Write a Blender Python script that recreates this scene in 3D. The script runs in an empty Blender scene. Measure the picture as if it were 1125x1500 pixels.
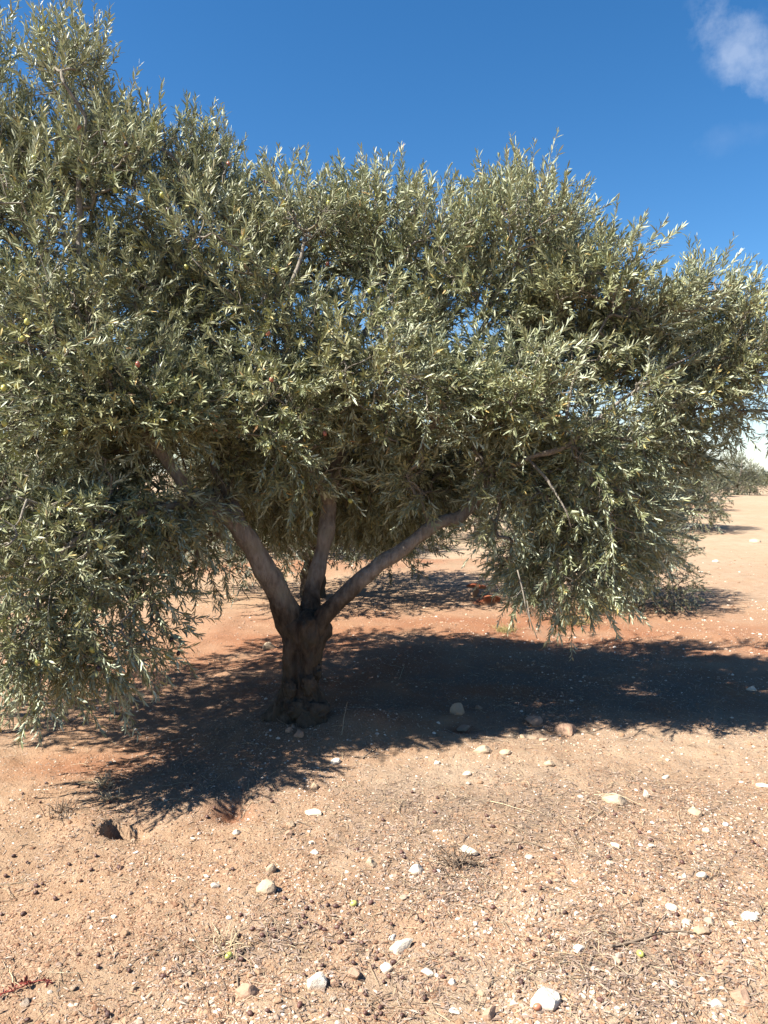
import bpy, math, random
import numpy as np
R = math.radians
rng = np.random.default_rng(7)
random.seed(7)
scene = bpy.context.scene
COL = scene.collection

# ------------------------------------------------------------------ camera model (pixels of the 1125x1500 photograph -> metres)
F, HOR, CAMH = 1130.0, 692.0, 1.5
PITCH = math.atan((750.0 - HOR) / F)
CP, SP = math.cos(PITCH), math.sin(PITCH)

def ray(px, py):
    a, b = (px - 562.5) / F, (750.0 - py) / F
    return np.array([a, CP + b * SP, -SP + b * CP])

def at(px, py, d):
    r = ray(px, py)
    return np.array([0, 0, CAMH]) + r * (d / r[1])

def ground_xy(px, py):
    r = ray(px, py)
    t = CAMH / -r[2]
    return r[0] * t, r[1] * t

# ------------------------------------------------------------------ noise
def _hash(ix, iy, iz, seed):
    with np.errstate(over='ignore'):
        h = (ix.astype(np.uint32) * np.uint32(374761393) + iy.astype(np.uint32) * np.uint32(668265263)
             + iz.astype(np.uint32) * np.uint32(2147483647) + np.uint32((seed * 974634777) & 0xffffffff))
        h = (h ^ (h >> np.uint32(13))) * np.uint32(1274126177)
        h = h ^ (h >> np.uint32(16))
    return (h & np.uint32(0xffffff)).astype(np.float64) / 0xffffff

def vnoise(p, s, seed=0):
    """smooth value noise in -1..1 of points p (n,3) at feature size s"""
    q = np.asarray(p, float) / s + 1000.0
    i = np.floor(q).astype(np.int64)
    f = q - i
    f = f * f * (3 - 2 * f)
    out = 0
    for dx in (0, 1):
        wx = f[:, 0] if dx else 1 - f[:, 0]
        for dy in (0, 1):
            wy = f[:, 1] if dy else 1 - f[:, 1]
            for dz in (0, 1):
                wz = f[:, 2] if dz else 1 - f[:, 2]
                out = out + wx * wy * wz * _hash(i[:, 0] + dx, i[:, 1] + dy, i[:, 2] + dz, seed)
    return out * 2 - 1

def noise2(x, y, s, seed=0):
    return vnoise(np.stack([x, y, np.zeros_like(x)], 1), s, seed)

def nrm(v):
    return v / np.maximum(np.linalg.norm(v, axis=-1, keepdims=True), 1e-9)

# ------------------------------------------------------------------ materials
def new_mat(name):
    m = bpy.data.materials.new(name)
    m.use_nodes = True
    nt = m.node_tree
    nt.nodes.clear()
    return m, nt

class NT:
    def __init__(s, nt): s.nt = nt
    def n(s, t, **kw):
        nd = s.nt.nodes.new(t)
        for k, v in kw.items():
            if k.startswith('i_'):
                nd.inputs[k[2:].replace('_', ' ')].default_value = v
            else:
                setattr(nd, k, v)
        return nd
    def l(s, a, b): s.nt.links.new(a, b)
    def mix(s, fac, a, b, blend='MIX'):
        m = s.n('ShaderNodeMix', data_type='RGBA', blend_type=blend)
        for sock, v in ((m.inputs[0], fac), (m.inputs[6], a), (m.inputs[7], b)):
            if isinstance(v, (int, float)): sock.default_value = v
            elif isinstance(v, tuple): sock.default_value = (*v[:3], 1)
            else: s.l(v, sock)
        return m.outputs[2]
    def math(s, op, a, b=None, clamp=False):
        m = s.n('ShaderNodeMath', operation=op, use_clamp=clamp)
        for sock, v in ((m.inputs[0], a), (m.inputs[1], b)):
            if v is None: continue
            if isinstance(v, (int, float)): sock.default_value = v
            else: s.l(v, sock)
        return m.outputs[0]
    def ramp(s, fac, stops):
        r = s.n('ShaderNodeValToRGB')
        e = r.color_ramp.elements
        while len(e) > 1: e.remove(e[-1])
        for i, (p, c) in enumerate(stops):
            el = e[0] if i == 0 else e.new(p)
            el.position = p
            el.color = (*c, 1) if isinstance(c, tuple) else (c, c, c, 1)
        s.l(fac, r.inputs[0])
        return r.outputs[0]
    def noise(s, vec, scale, detail=4, rough=0.55):
        n = s.n('ShaderNodeTexNoise', i_Scale=scale, i_Detail=detail, i_Roughness=rough)
        s.l(vec, n.inputs['Vector'])
        return n.outputs[0]
    def out(s, sh):
        o = s.n('ShaderNodeOutputMaterial')
        s.l(sh, o.inputs[0])

def principled(t, color, rough=0.8, spec=0.3, normal=None):
    p = t.n('ShaderNodeBsdfPrincipled')
    if isinstance(color, tuple): p.inputs['Base Color'].default_value = (*color, 1)
    else: t.l(color, p.inputs['Base Color'])
    if isinstance(rough, (int, float)): p.inputs['Roughness'].default_value = rough
    else: t.l(rough, p.inputs['Roughness'])
    p.inputs['Specular IOR Level'].default_value = spec
    if normal is not None: t.l(normal, p.inputs['Normal'])
    return p.outputs[0]

def bump(t, h, strength, dist):
    b = t.n('ShaderNodeBump', i_Strength=strength, i_Distance=dist)
    t.l(h, b.inputs['Height'])
    return b.outputs[0]

def leaf_material(name, fronts, backs, trans=0.12):
    m, nt = new_mat(name); t = NT(nt)
    g = t.n('ShaderNodeNewGeometry')
    tc = t.n('ShaderNodeTexCoord')
    isl = g.outputs['Random Per Island']
    f = t.ramp(isl, fronts)
    b = t.ramp(isl, backs)
    big = t.noise(tc.outputs['Object'], 1.6, 2)
    f = t.mix(t.math('MULTIPLY', t.math('SUBTRACT', big, 0.35, True), 1.5, True), f, (0.235, 0.210, 0.100))
    c = t.mix(g.outputs['Backfacing'], f, b)
    rough = t.math('ADD', t.math('MULTIPLY', isl, 0.2), 0.43)
    p = principled(t, c, rough, 0.5)
    tr = t.n('ShaderNodeBsdfTranslucent')
    t.l(t.mix(0.5, c, (0.20, 0.22, 0.03)), tr.inputs[0])
    mx = t.n('ShaderNodeMixShader'); mx.inputs[0].default_value = trans
    t.l(p, mx.inputs[1]); t.l(tr.outputs[0], mx.inputs[2])
    t.out(mx.outputs[0])
    return m

M = {}
M['leaf'] = leaf_material('olive_leaf',
    [(0.0, (0.087, 0.109, 0.054)), (0.35, (0.140, 0.161, 0.078)), (0.7, (0.194, 0.206, 0.096)), (0.955, (0.244, 0.248, 0.118)), (0.985, (0.466, 0.337, 0.096)), (1.0, (0.342, 0.183, 0.080))],
    [(0.0, (0.269, 0.299, 0.206)), (0.6, (0.357, 0.382, 0.259)), (0.97, (0.439, 0.452, 0.308)), (1.0, (0.361, 0.252, 0.102))], 0.09)
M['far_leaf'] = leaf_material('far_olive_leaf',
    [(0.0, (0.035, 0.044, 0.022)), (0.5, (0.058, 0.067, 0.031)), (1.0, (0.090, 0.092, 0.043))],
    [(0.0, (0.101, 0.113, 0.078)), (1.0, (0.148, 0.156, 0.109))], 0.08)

def bark_material(name, c1, c2, c3, scale, bs, old=None):
    m, nt = new_mat(name); t = NT(nt)
    tc = t.n('ShaderNodeTexCoord')
    mp = t.n('ShaderNodeMapping'); mp.inputs['Scale'].default_value = (1, 1, 0.35)
    t.l(tc.outputs['Object'], mp.inputs[0])
    n1 = t.noise(mp.outputs[0], scale, 8, 0.65)
    n2 = t.noise(tc.outputs['Object'], 7, 4)
    n3 = t.noise(mp.outputs[0], scale * 3.1, 4)
    c = t.mix(t.ramp(n1, [(0.35, 0.0), (0.65, 1.0)]), c1, c2)
    c = t.mix(t.ramp(n2, [(0.5, 0.0), (0.68, 1.0)]), c, c3)
    if old:   # the rough dark bark of the bole runs a little way up the boughs
        sz = t.n('ShaderNodeSeparateXYZ'); t.l(tc.outputs['Object'], sz.inputs[0])
        zz = t.math('ADD', sz.outputs[2], t.math('MULTIPLY', t.math('SUBTRACT', n2, 0.5), 0.5))
        c = t.mix(t.ramp(zz, [(0.66, 1.0), (0.86, 0.0)]), c, t.mix(t.ramp(n1, [(0.35, 0.0), (0.65, 1.0)]), old[0], old[1]))
    h = t.math('ADD', n1, t.math('MULTIPLY', n3, 0.4))
    t.out(principled(t, c, 0.85, 0.2, bump(t, h, bs, 0.02)))
    return m
M['trunk'] = bark_material('old_bark', (0.029, 0.022, 0.016), (0.091, 0.070, 0.050), (0.062, 0.053, 0.036), 26, 1.0)
M['limb'] = bark_material('limb_bark', (0.131, 0.106, 0.086), (0.262, 0.229, 0.190), (0.197, 0.182, 0.138), 30, 1.0, ((0.029, 0.022, 0.016), (0.091, 0.070, 0.050)))
M['twig'] = bark_material('twig_bark', (0.120, 0.100, 0.080), (0.240, 0.216, 0.176), (0.160, 0.136, 0.080), 40, 0.2)

def simple_mat(name, stops, scale=30, rough=0.85, spec=0.25, bs=0.4, per='object', bd=0.004):
    m, nt = new_mat(name); t = NT(nt)
    tc = t.n('ShaderNodeTexCoord')
    if per == 'object':
        rnd = t.n('ShaderNodeObjectInfo').outputs['Random']
    else:
        rnd = t.n('ShaderNodeNewGeometry').outputs['Random Per Island']
    c = t.ramp(rnd, stops)
    n = t.noise(tc.outputs['Object'], scale, 6, 0.65)
    c = t.mix(t.math('MULTIPLY', n, 0.7), c, t.mix(1.0, c, (0.72, 0.60, 0.50), 'MULTIPLY'))
    if per == 'object':
        sz = t.n('ShaderNodeSeparateXYZ'); t.l(tc.outputs['Object'], sz.inputs[0])
        dust = t.ramp(t.math('ADD', sz.outputs[2], t.math('MULTIPLY', n, 0.9)), [(0.15, 0.85), (0.75, 0.0)])
        c = t.mix(dust, c, (0.30, 0.19, 0.115))
    t.out(principled(t, c, rough, spec, bump(t, n, bs, bd)))
    return m
M['white_stone'] = simple_mat('white_limestone', [(0, (0.511, 0.454, 0.361)), (0.5, (0.589, 0.538, 0.448)), (1, (0.634, 0.598, 0.520))], 2.5, 0.9, 0.2, 0.25, bd=0.15)
M['cream_stone'] = simple_mat('cream_limestone', [(0, (0.355, 0.269, 0.184)), (1, (0.416, 0.337, 0.245))], 2.5, 0.9, 0.2, 0.25, bd=0.15)
M['pink_stone'] = simple_mat('pinkish_stone', [(0, (0.318, 0.208, 0.145)), (1, (0.370, 0.260, 0.190))], 2.5, 0.9, 0.2, 0.25, bd=0.15)
M['red_stone'] = simple_mat('red_clay_stone', [(0, (0.240, 0.072, 0.033)), (1, (0.288, 0.102, 0.048))], 2.5, 0.9, 0.2, 0.25, bd=0.15)
M['pebble'] = simple_mat('pebble_mix', [(0, (0.310, 0.199, 0.123)), (0.35, (0.373, 0.247, 0.161)), (0.6, (0.401, 0.309, 0.227)), (0.85, (0.483, 0.419, 0.342)), (1, (0.539, 0.501, 0.446))], 6, 0.9, 0.2, 0.5, 'object', 0.2)
M['gravel'] = simple_mat('gravel_mix', [(0, (0.265, 0.161, 0.096)), (0.4, (0.340, 0.228, 0.151)), (0.55, (0.284, 0.214, 0.167)), (0.68, (0.208, 0.161, 0.131)), (0.78, (0.435, 0.340, 0.258)), (0.9, (0.567, 0.486, 0.403)), (1, (0.662, 0.612, 0.544))], 120, 0.92, 0.15, 0.3, 'island')
M['crumb'] = simple_mat('soil_crumb', [(0, (0.153, 0.086, 0.054)), (0.3, (0.236, 0.143, 0.093)), (0.7, (0.319, 0.205, 0.138)), (1, (0.401, 0.284, 0.203))], 160, 0.95, 0.1, 0.4, 'island')
M['litter'] = simple_mat('dead_leaf', [(0, (0.110, 0.072, 0.052)), (0.3, (0.185, 0.133, 0.103)), (0.6, (0.269, 0.209, 0.172)), (0.85, (0.354, 0.292, 0.243)), (1, (0.202, 0.111, 0.064))], 60, 0.75, 0.3, 0.1, 'island')
M['straw'] = simple_mat('dry_straw', [(0, (0.304, 0.232, 0.144)), (0.5, (0.416, 0.336, 0.216)), (1, (0.496, 0.432, 0.304))], 60, 0.7, 0.3, 0.1, 'island')
M['sprig'] = simple_mat('dry_sprig', [(0, (0.120, 0.090, 0.068)), (1, (0.225, 0.180, 0.135))], 60, 0.85, 0.2, 0.2, 'island')
M['greengrass'] = simple_mat('parched_grass', [(0, (0.150, 0.143, 0.045)), (0.5, (0.255, 0.217, 0.083)), (1, (0.345, 0.277, 0.128))], 60, 0.7, 0.3, 0.1, 'island')
M['redleaf'] = simple_mat('red_weed', [(0, (0.16, 0.03, 0.025)), (1, (0.28, 0.07, 0.05))], 60, 0.6, 0.3, 0.1, 'island')

def olive_mat(name, c1, c2, rough=0.35):
    m, nt = new_mat(name); t = NT(nt)
    r = t.n('ShaderNodeObjectInfo').outputs['Random']
    tc = t.n('ShaderNodeTexCoord')
    n = t.noise(tc.outputs['Object'], 2.5, 3)
    c = t.mix(t.math('ADD', t.math('MULTIPLY', r, 0.6), t.math('MULTIPLY', n, 0.4)), c1, c2)
    t.out(principled(t, c, rough, 0.5))
    return m
M['olive_green'] = olive_mat('ripe_green_olive', (0.30, 0.31, 0.075), (0.44, 0.41, 0.12))
M['olive_red'] = olive_mat('turning_olive', (0.22, 0.06, 0.05), (0.38, 0.16, 0.09))
M['olive_dark'] = olive_mat('dark_olive', (0.022, 0.013, 0.014), (0.055, 0.025, 0.024))
M['olive_dry'] = olive_mat('shrivelled_olive', (0.035, 0.016, 0.012), (0.11, 0.048, 0.034), 0.6)

# ------------------------------------------------------------------ mesh helpers
def mesh_np(name, verts, faces_list, mats, mat_idx=None, smooth=True):
    """faces_list: list of (n,k) int arrays"""
    me = bpy.data.meshes.new(name)
    verts = np.ascontiguousarray(verts, dtype=np.float32)
    me.vertices.add(len(verts))
    me.vertices.foreach_set('co', verts.ravel())
    loops = np.concatenate([f.ravel() for f in faces_list]).astype(np.int32)
    sizes = np.concatenate([np.full(len(f), f.shape[1], np.int32) for f in faces_list])
    starts = np.concatenate([[0], np.cumsum(sizes)[:-1]]).astype(np.int32)
    me.loops.add(len(loops)); me.loops.foreach_set('vertex_index', loops)
    me.polygons.add(len(sizes)); me.polygons.foreach_set('loop_start', starts)
    try: me.polygons.foreach_set('loop_total', sizes)
    except Exception: pass
    if mat_idx is not None: me.polygons.foreach_set('material_index', np.asarray(mat_idx, np.int32))
    for m in (mats if isinstance(mats, (list, tuple)) else [mats]): me.materials.append(m)
    me.polygons.foreach_set('use_smooth', np.full(len(sizes), bool(smooth)))
    me.update(calc_edges=True)
    me.validate()
    return me

def link(name, data, parent=None, loc=None, label=None, cat=None, group=None, kind=None):
    o = bpy.data.objects.new(name, data)
    COL.objects.link(o)
    if parent: o.parent = parent
    if loc is not None: o.location = tuple(float(v) for v in loc)
    for k, v in (('label', label), ('category', cat), ('group', group), ('kind', kind)):
        if v: o[k] = v
    return o

def basis(T):
    T = nrm(T)
    ref = np.where(np.abs(T[:, 2:3]) > 0.9, np.array([[1.0, 0, 0]]), np.array([[0, 0, 1.0]]))
    u = nrm(np.cross(ref, T)); v = np.cross(T, u)
    return T, u, v

class Tubes:
    """collects tubes into one mesh"""
    def __init__(s): s.v = []; s.q = []; s.t = []; s.n = 0
    def edges(s, A, B, ra, rb, sides=4):
        n = len(A)
        if n == 0: return
        T, u, v = basis(B - A)
        ang = np.arange(sides) * 2 * np.pi / sides
        off = np.cos(ang)[None, :, None] * u[:, None] + np.sin(ang)[None, :, None] * v[:, None]
        va = A[:, None] + off * ra[:, None, None]; vb = B[:, None] + off * rb[:, None, None]
        V = np.concatenate([va, vb], 1).reshape(-1, 3)
        base = s.n + np.arange(n)[:, None] * 2 * sides
        for k in range(sides):
            k2 = (k + 1) % sides
            s.q.append(np.concatenate([base + k, base + k2, base + sides + k2, base + sides + k], 1))
        s.v.append(V); s.n += len(V)
    def path(s, P, rad, sides=8, rough=0.0, seed=0, cap=True):
        P = np.asarray(P, float); n = len(P)
        T = np.gradient(P, axis=0); T = nrm(T)
        u = np.zeros_like(P)
        ref = np.array([1.0, 0, 0]) if abs(T[0, 0]) < 0.9 else np.array([0, 1.0, 0])
        u0 = ref - T[0] * ref.dot(T[0])
        for i in range(n):
            u0 = u0 - T[i] * u0.dot(T[i]); u0 = u0 / np.linalg.norm(u0); u[i] = u0
        v = np.cross(T, u)
        ang = np.arange(sides) * 2 * np.pi / sides
        off = np.cos(ang)[None, :, None] * u[:, None] + np.sin(ang)[None, :, None] * v[:, None]
        rad = np.asarray(rad, float)
        pts = P[:, None] + off * rad[:, None, None]
        if rough:
            q = pts.reshape(-1, 3)
            d = (vnoise(q, 0.11, seed) * 0.6 + vnoise(q * np.array([1, 1, .4]), 0.035, seed + 1) * 0.45).reshape(n, sides, 1)
            pts = pts + off * d * rough * rad[:, None, None]
        V = pts.reshape(-1, 3)
        if cap: V = np.concatenate([V, P[:1], P[-1:]])
        b = s.n
        i = np.arange(n - 1)[:, None] * sides
        k = np.arange(sides)[None, :]; k2 = (k + 1) % sides
        s.q.append(np.stack([b + i + k, b + i + k2, b + i + sides + k2, b + i + sides + k], -1).reshape(-1, 4))
        if cap:
            k = np.arange(sides); k2 = (k + 1) % sides
            s.t.append(np.stack([b + k2, b + k, np.full(sides, b + n * sides)], 1))
            o = b + (n - 1) * sides
            s.t.append(np.stack([o + k, o + k2, np.full(sides, b + n * sides + 1)], 1))
        s.v.append(V); s.n += len(V)
    def mesh(s, name, mat, smooth=True):
        fl = [np.concatenate(s.q)] + ([np.concatenate(s.t)] if s.t else [])
        return mesh_np(name, np.concatenate(s.v), fl, mat, smooth=smooth)

def resample(P, rad, step):
    P = np.asarray(P, float); rad = np.asarray(rad, float)
    # Catmull-Rom
    pts, rr = [], []
    for i in range(len(P) - 1):
        p0, p1, p2, p3 = P[max(i - 1, 0)], P[i], P[i + 1], P[min(i + 2, len(P) - 1)]
        n = max(2, int(np.linalg.norm(p2 - p1) / step))
        for k in range(n):
            t = k / n
            pts.append(0.5 * (2 * p1 + (p2 - p0) * t + (2 * p0 - 5 * p1 + 4 * p2 - p3) * t * t + (3 * p1 - p0 - 3 * p2 + p3) * t ** 3))
            rr.append(rad[i] * (1 - t) + rad[i + 1] * t)
    pts.append(P[-1]); rr.append(rad[-1])
    return np.array(pts), np.array(rr)

# ------------------------------------------------------------------ terrain
def gauss(x, y, cx, cy, sx, sy=None):
    sy = sy or sx
    return np.exp(-((x - cx) / sx) ** 2 - ((y - cy) / sy) ** 2)

TRUNK = np.array([*ground_xy(441, 1062), 0.0])
_pit = ground_xy(163, 1216)
_dig = ground_xy(338, 1185)
_dig2 = ground_xy(672, 1058)
def height(x, y):
    x = np.asarray(x, float); y = np.asarray(y, float)
    d = np.hypot(x, y)
    near = np.exp(-(d / 14.0) ** 2)
    z = 0.035 * noise2(x, y, 2.3, 1) + 0.022 * noise2(x, y, 0.8, 2) * (0.3 + 0.7 * near)
    z = z + near * (0.012 * noise2(x, y, 0.27, 3) + 0.008 * noise2(x, y, 0.11, 4) + (0.0045 * noise2(x, y, 0.05, 5) + 0.003 * noise2(x, y, 0.026, 6)) * np.exp(-(d / 6.0) ** 4))
    z = z + 0.25 * noise2(x, y, 31.0, 8) * np.clip((d - 14) / 30, 0, 1)
    # earth heaped round the foot of the trunk, mostly on its right
    z = z + 0.07 * gauss(x, y, TRUNK[0], TRUNK[1], 0.5) + 0.06 * gauss(x, y, TRUNK[0] + 0.38, TRUNK[1] - 0.02, 0.22, 0.2)
    # red bank beyond the tree
    z = z + 0.16 * gauss(x, y, -1.4, 11.7, 1.6, 0.5) + 0.10 * gauss(x, y, 0.3, 12.6, 1.2, 0.5)
    # burrow: steep left edge, floor that rises gently to the right
    bx, by = _pit
    u, v = (x - bx), (y - by) + 0.25 * (x - bx)
    w = 0.075 * (1 - np.clip((u - 0.03) / 0.16, 0, 1) * 0.5)
    side = np.clip(1 - np.abs(v / w), 0, 1) ** 0.35
    z = z - 0.21 * np.clip((u + 0.034) / 0.012, 0, 1) * np.clip(1 - (u - 0.02) / 0.15, 0, 1) * np.where(np.abs(v) < w, side, 0)
    z = z + 0.03 * gauss(x, y, bx - 0.11, by, 0.10, 0.13)
    z = z - 0.055 * gauss(x, y, _dig[0], _dig[1], 0.07, 0.08) + 0.03 * gauss(x, y, _dig[0] - 0.10, _dig[1] + .05, 0.09)
    z = z - 0.035 * gauss(x, y, _dig2[0] - 0.03, _dig2[1] - 0.02, 0.09, 0.07) + 0.03 * gauss(x, y, _dig2[0] + 0.06, _dig2[1] + 0.16, 0.16, 0.1)
    return z

def H1(x, y):
    return float(height(np.array([x]), np.array([y]))[0])
TRUNK[2] = H1(TRUNK[0], TRUNK[1])

def P(px, py):
    """a point of the ground under a pixel"""
    x, y = ground_xy(px, py)
    for _ in range(4):
        z = H1(x, y)
        r = ray(px, py); t = (CAMH - z) / -r[2]
        x, y = r[0] * t, r[1] * t
    return np.array([x, y, H1(x, y)])

def litter_amount(x, y):
    """how much dead leaf and twig lies on the soil"""
    a = 0.0
    for px, py, sx, sy, w in ((660, 1200, .55, .45, 1.0), (560, 1150, .5, .4, .7), (800, 1180, .7, .5, .9), (980, 1200, .8, .7, 1.0), (1080, 1300, .5, .5, .7),
                              (480, 1340, .35, .25, .9), (650, 1290, .22, .2, 1.0), (330, 1390, .25, .15, .7), (620, 1400, .2, .2, .6), (860, 1400, .3, .2, .8), (960, 1380, .4, .3, .8),
                              (320, 1130, .5, .35, 1.3), (480, 1010, 1.2, .9, 1.1), (800, 1000, 1.6, 1.0, 1.3), (180, 1190, .14, .12, .5), (1000, 860, 3, 2.0, .3), (110, 1250, .3, .2, .25)):
        gx, gy = ground_xy(px, py)
        a = np.maximum(a, w * gauss(x, y, gx, gy, sx, sy))
    a = a * (0.62 + 0.5 * noise2(x, y, 0.35, 21) + 0.35 * noise2(x, y, 0.12, 22))
    return np.clip(a, 0, 1)

def red_and_shadow(x, y):
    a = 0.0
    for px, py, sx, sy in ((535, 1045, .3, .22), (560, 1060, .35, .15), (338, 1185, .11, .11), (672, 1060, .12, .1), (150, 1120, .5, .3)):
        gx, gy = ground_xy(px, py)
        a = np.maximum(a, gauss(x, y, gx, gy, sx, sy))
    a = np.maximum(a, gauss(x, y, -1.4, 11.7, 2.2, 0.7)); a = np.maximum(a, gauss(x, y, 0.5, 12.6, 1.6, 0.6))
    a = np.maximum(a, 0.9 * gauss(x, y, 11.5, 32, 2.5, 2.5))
    under = np.clip(1.7 * gauss(x, y, 1.1, 6.3, 3.1, 2.1), 0, 1) * np.clip((y - 4.15 - .4 * np.clip(x + .6, -.6, .8)) / .5, 0, 1)  # crown shade painted over the reddish soil, cut to the shadow's near edge
    under = np.maximum(under, gauss(x, y, -.95, 4.1, .75, .5))  # left lobe of the crown's shadow, put into the soil colour too
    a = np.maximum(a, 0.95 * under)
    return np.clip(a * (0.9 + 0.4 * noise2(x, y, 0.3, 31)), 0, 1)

def pale_amount(x, y):
    a = 0.0
    for px, py, sx, sy in ((800, 1480, .9, .35), (1060, 1420, .5, .4), (620, 1130, .8, .25), (430, 1480, .25, .12), (740, 1330, .25, .2), (1100, 1090, .8, .4), (700, 1420, .3, .2)):
        gx, gy = ground_xy(px, py)
        a = np.maximum(a, gauss(x, y, gx, gy, sx, sy))
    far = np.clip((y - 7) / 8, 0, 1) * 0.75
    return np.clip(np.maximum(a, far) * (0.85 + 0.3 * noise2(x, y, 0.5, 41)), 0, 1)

def axis(lo, hi, step, grow, end):
    c = list(np.arange(lo, hi + 1e-6, step))
    s = step
    while c[-1] < end: s *= grow; c.append(c[-1] + s)
    return c
xs = axis(0, 2.7, 0.0125, 1.07, 1500); xs = np.array([-v for v in xs[:0:-1]] + xs)
ys = axis(1.7, 6.2, 0.0125, 1.022, 3000)
back = [1.7]; s_ = 0.05
while back[-1] > -60: s_ *= 1.3; back.append(back[-1] - s_)
ys = np.array(back[:0:-1] + ys)
X, Y = np.meshgrid(xs, ys)
xf, yf = X.ravel(), Y.ravel()
gv = np.stack([xf, yf, height(xf, yf)], 1)
nx, ny = len(xs), len(ys)
ii = (np.arange(ny - 1)[:, None] * nx + np.arange(nx - 1)[None, :]).ravel()
gme = mesh_np('ground', gv, [np.stack([ii, ii + 1, ii + nx + 1, ii + nx], 1)], [])
for nm, fn in (('litter', litter_amount), ('red', red_and_shadow), ('pale', pale_amount)):
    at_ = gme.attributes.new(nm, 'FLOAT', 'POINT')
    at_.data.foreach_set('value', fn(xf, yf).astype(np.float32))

m, nt = new_mat('dry_red_soil'); t = NT(nt)
tc = t.n('ShaderNodeTexCoord'); ov = tc.outputs['Object']
def attr(n):
    a = t.n('ShaderNodeAttribute'); a.attribute_name = n
    return a.outputs['Fac']
n_big = t.noise(ov, 0.9, 5); n_mid = t.noise(ov, 9, 6, .6); n_fine = t.noise(ov, 70, 5, .65); n_grain = t.noise(ov, 260, 3, .7)
soil = t.mix(t.ramp(n_mid, [(0.3, 0.0), (0.7, 1.0)]), (0.255, 0.156, 0.092), (0.330, 0.232, 0.153))
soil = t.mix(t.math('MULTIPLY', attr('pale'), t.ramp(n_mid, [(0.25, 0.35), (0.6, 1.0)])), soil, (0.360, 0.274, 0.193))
soil = t.mix(t.math('MULTIPLY', attr('red'), t.math('ADD', t.math('MULTIPLY', n_mid, 0.5), 0.6)), soil, (0.205, 0.072, 0.031))  # red earth, and the tree's shade painted in as dark red-brown
soil = t.mix(t.math('MULTIPLY', t.ramp(n_big, [(0.4, 0.0), (0.65, 1.0)]), 0.35), soil, (0.289, 0.173, 0.095))
gr = t.ramp(n_fine, [(0.38, 0.0), (0.62, 1.0)])
lit = t.math('MULTIPLY', attr('litter'), t.math('ADD', t.math('MULTIPLY', gr, 0.6), 0.38))
soil = t.mix(lit, soil, (0.132, 0.104, 0.082))
# grain: fine light and dark grit
soil = t.mix(t.math('MULTIPLY', t.ramp(n_grain, [(0.55, 0.0), (0.72, 1.0)]), 0.5), soil, (0.406, 0.351, 0.278))
soil = t.mix(t.math('MULTIPLY', t.ramp(n_grain, [(0.28, 1.0), (0.42, 0.0)]), 0.55), soil, (0.139, 0.076, 0.044))
vor = t.n('ShaderNodeTexVoronoi', i_Scale=95.0); t.l(ov, vor.inputs['Vector'])
vsep = t.n('ShaderNodeSeparateColor'); t.l(vor.outputs['Color'], vsep.inputs[0])
pebm = t.math('MULTIPLY', t.ramp(vsep.outputs[0], [(0.86, 0.0), (0.88, 1.0)]), t.ramp(vor.outputs['Distance'], [(0.30, 1.0), (0.42, 0.0)]))
soil = t.mix(t.math('MULTIPLY', pebm, 0.8), soil, t.ramp(vsep.outputs[1], [(0.0, (0.174, 0.101, 0.060)), (0.4, (0.319, 0.255, 0.190)), (1.0, (0.429, 0.408, 0.351))]))
# dry straw-coloured weeds and stones seen as patches in the distance
n_far = t.noise(ov, 2.2, 8, .75)
sx = t.n('ShaderNodeSeparateXYZ'); t.l(ov, sx.inputs[0])
farm = t.math('MULTIPLY', t.math('SUBTRACT', sx.outputs[1], 7.0), 0.12, True)
soil = t.mix(t.math('MULTIPLY', t.math('MULTIPLY', t.ramp(n_far, [(0.48, 0.0), (0.68, 1.0)]), farm), 0.75), soil, (0.209, 0.173, 0.109))
soil = t.mix(t.math('MULTIPLY', t.math('MULTIPLY', t.ramp(n_far, [(0.28, 1.0), (0.4, 0.0)]), farm), 0.6), soil, (0.289, 0.160, 0.080))
hh = t.math('ADD', t.math('ADD', t.math('MULTIPLY', n_fine, 0.8), t.math('MULTIPLY', n_grain, 0.35)), t.math('MULTIPLY', pebm, 0.3))
t.out(principled(t, soil, 0.95, 0.12, bump(t, hh, 0.95, 0.014)))
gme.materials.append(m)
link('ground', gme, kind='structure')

# low far hills on the horizon
hx = np.linspace(-1400, 1400, 160)
hv = np.concatenate([np.stack([hx, np.full(160, 1500.) + 60 * k, np.full(160, -3.) + (14 + 9 * vnoise(np.stack([hx, hx * 0, hx * 0], 1), 260, 5) + 4 * vnoise(np.stack([hx, hx * 0, hx * 0], 1), 70, 6)) * hk], 1) for k, hk in ((0, 0), (2, .55), (5, 1), (9, .6), (14, -.2))])
ii = (np.arange(4)[:, None] * 160 + np.arange(159)[None, :]).ravel()
mh, nt = new_mat('hill_scrub'); t = NT(nt)
tc = t.n('ShaderNodeTexCoord')
t.out(principled(t, t.mix(t.noise(tc.outputs['Object'], .02, 5), (0.16, 0.18, 0.17), (0.24, 0.24, 0.20)), .95, .1))
link('hills', mesh_np('hills', hv, [np.stack([ii, ii + 1, ii + 161, ii + 160], 1)], mh), kind='structure')

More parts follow.
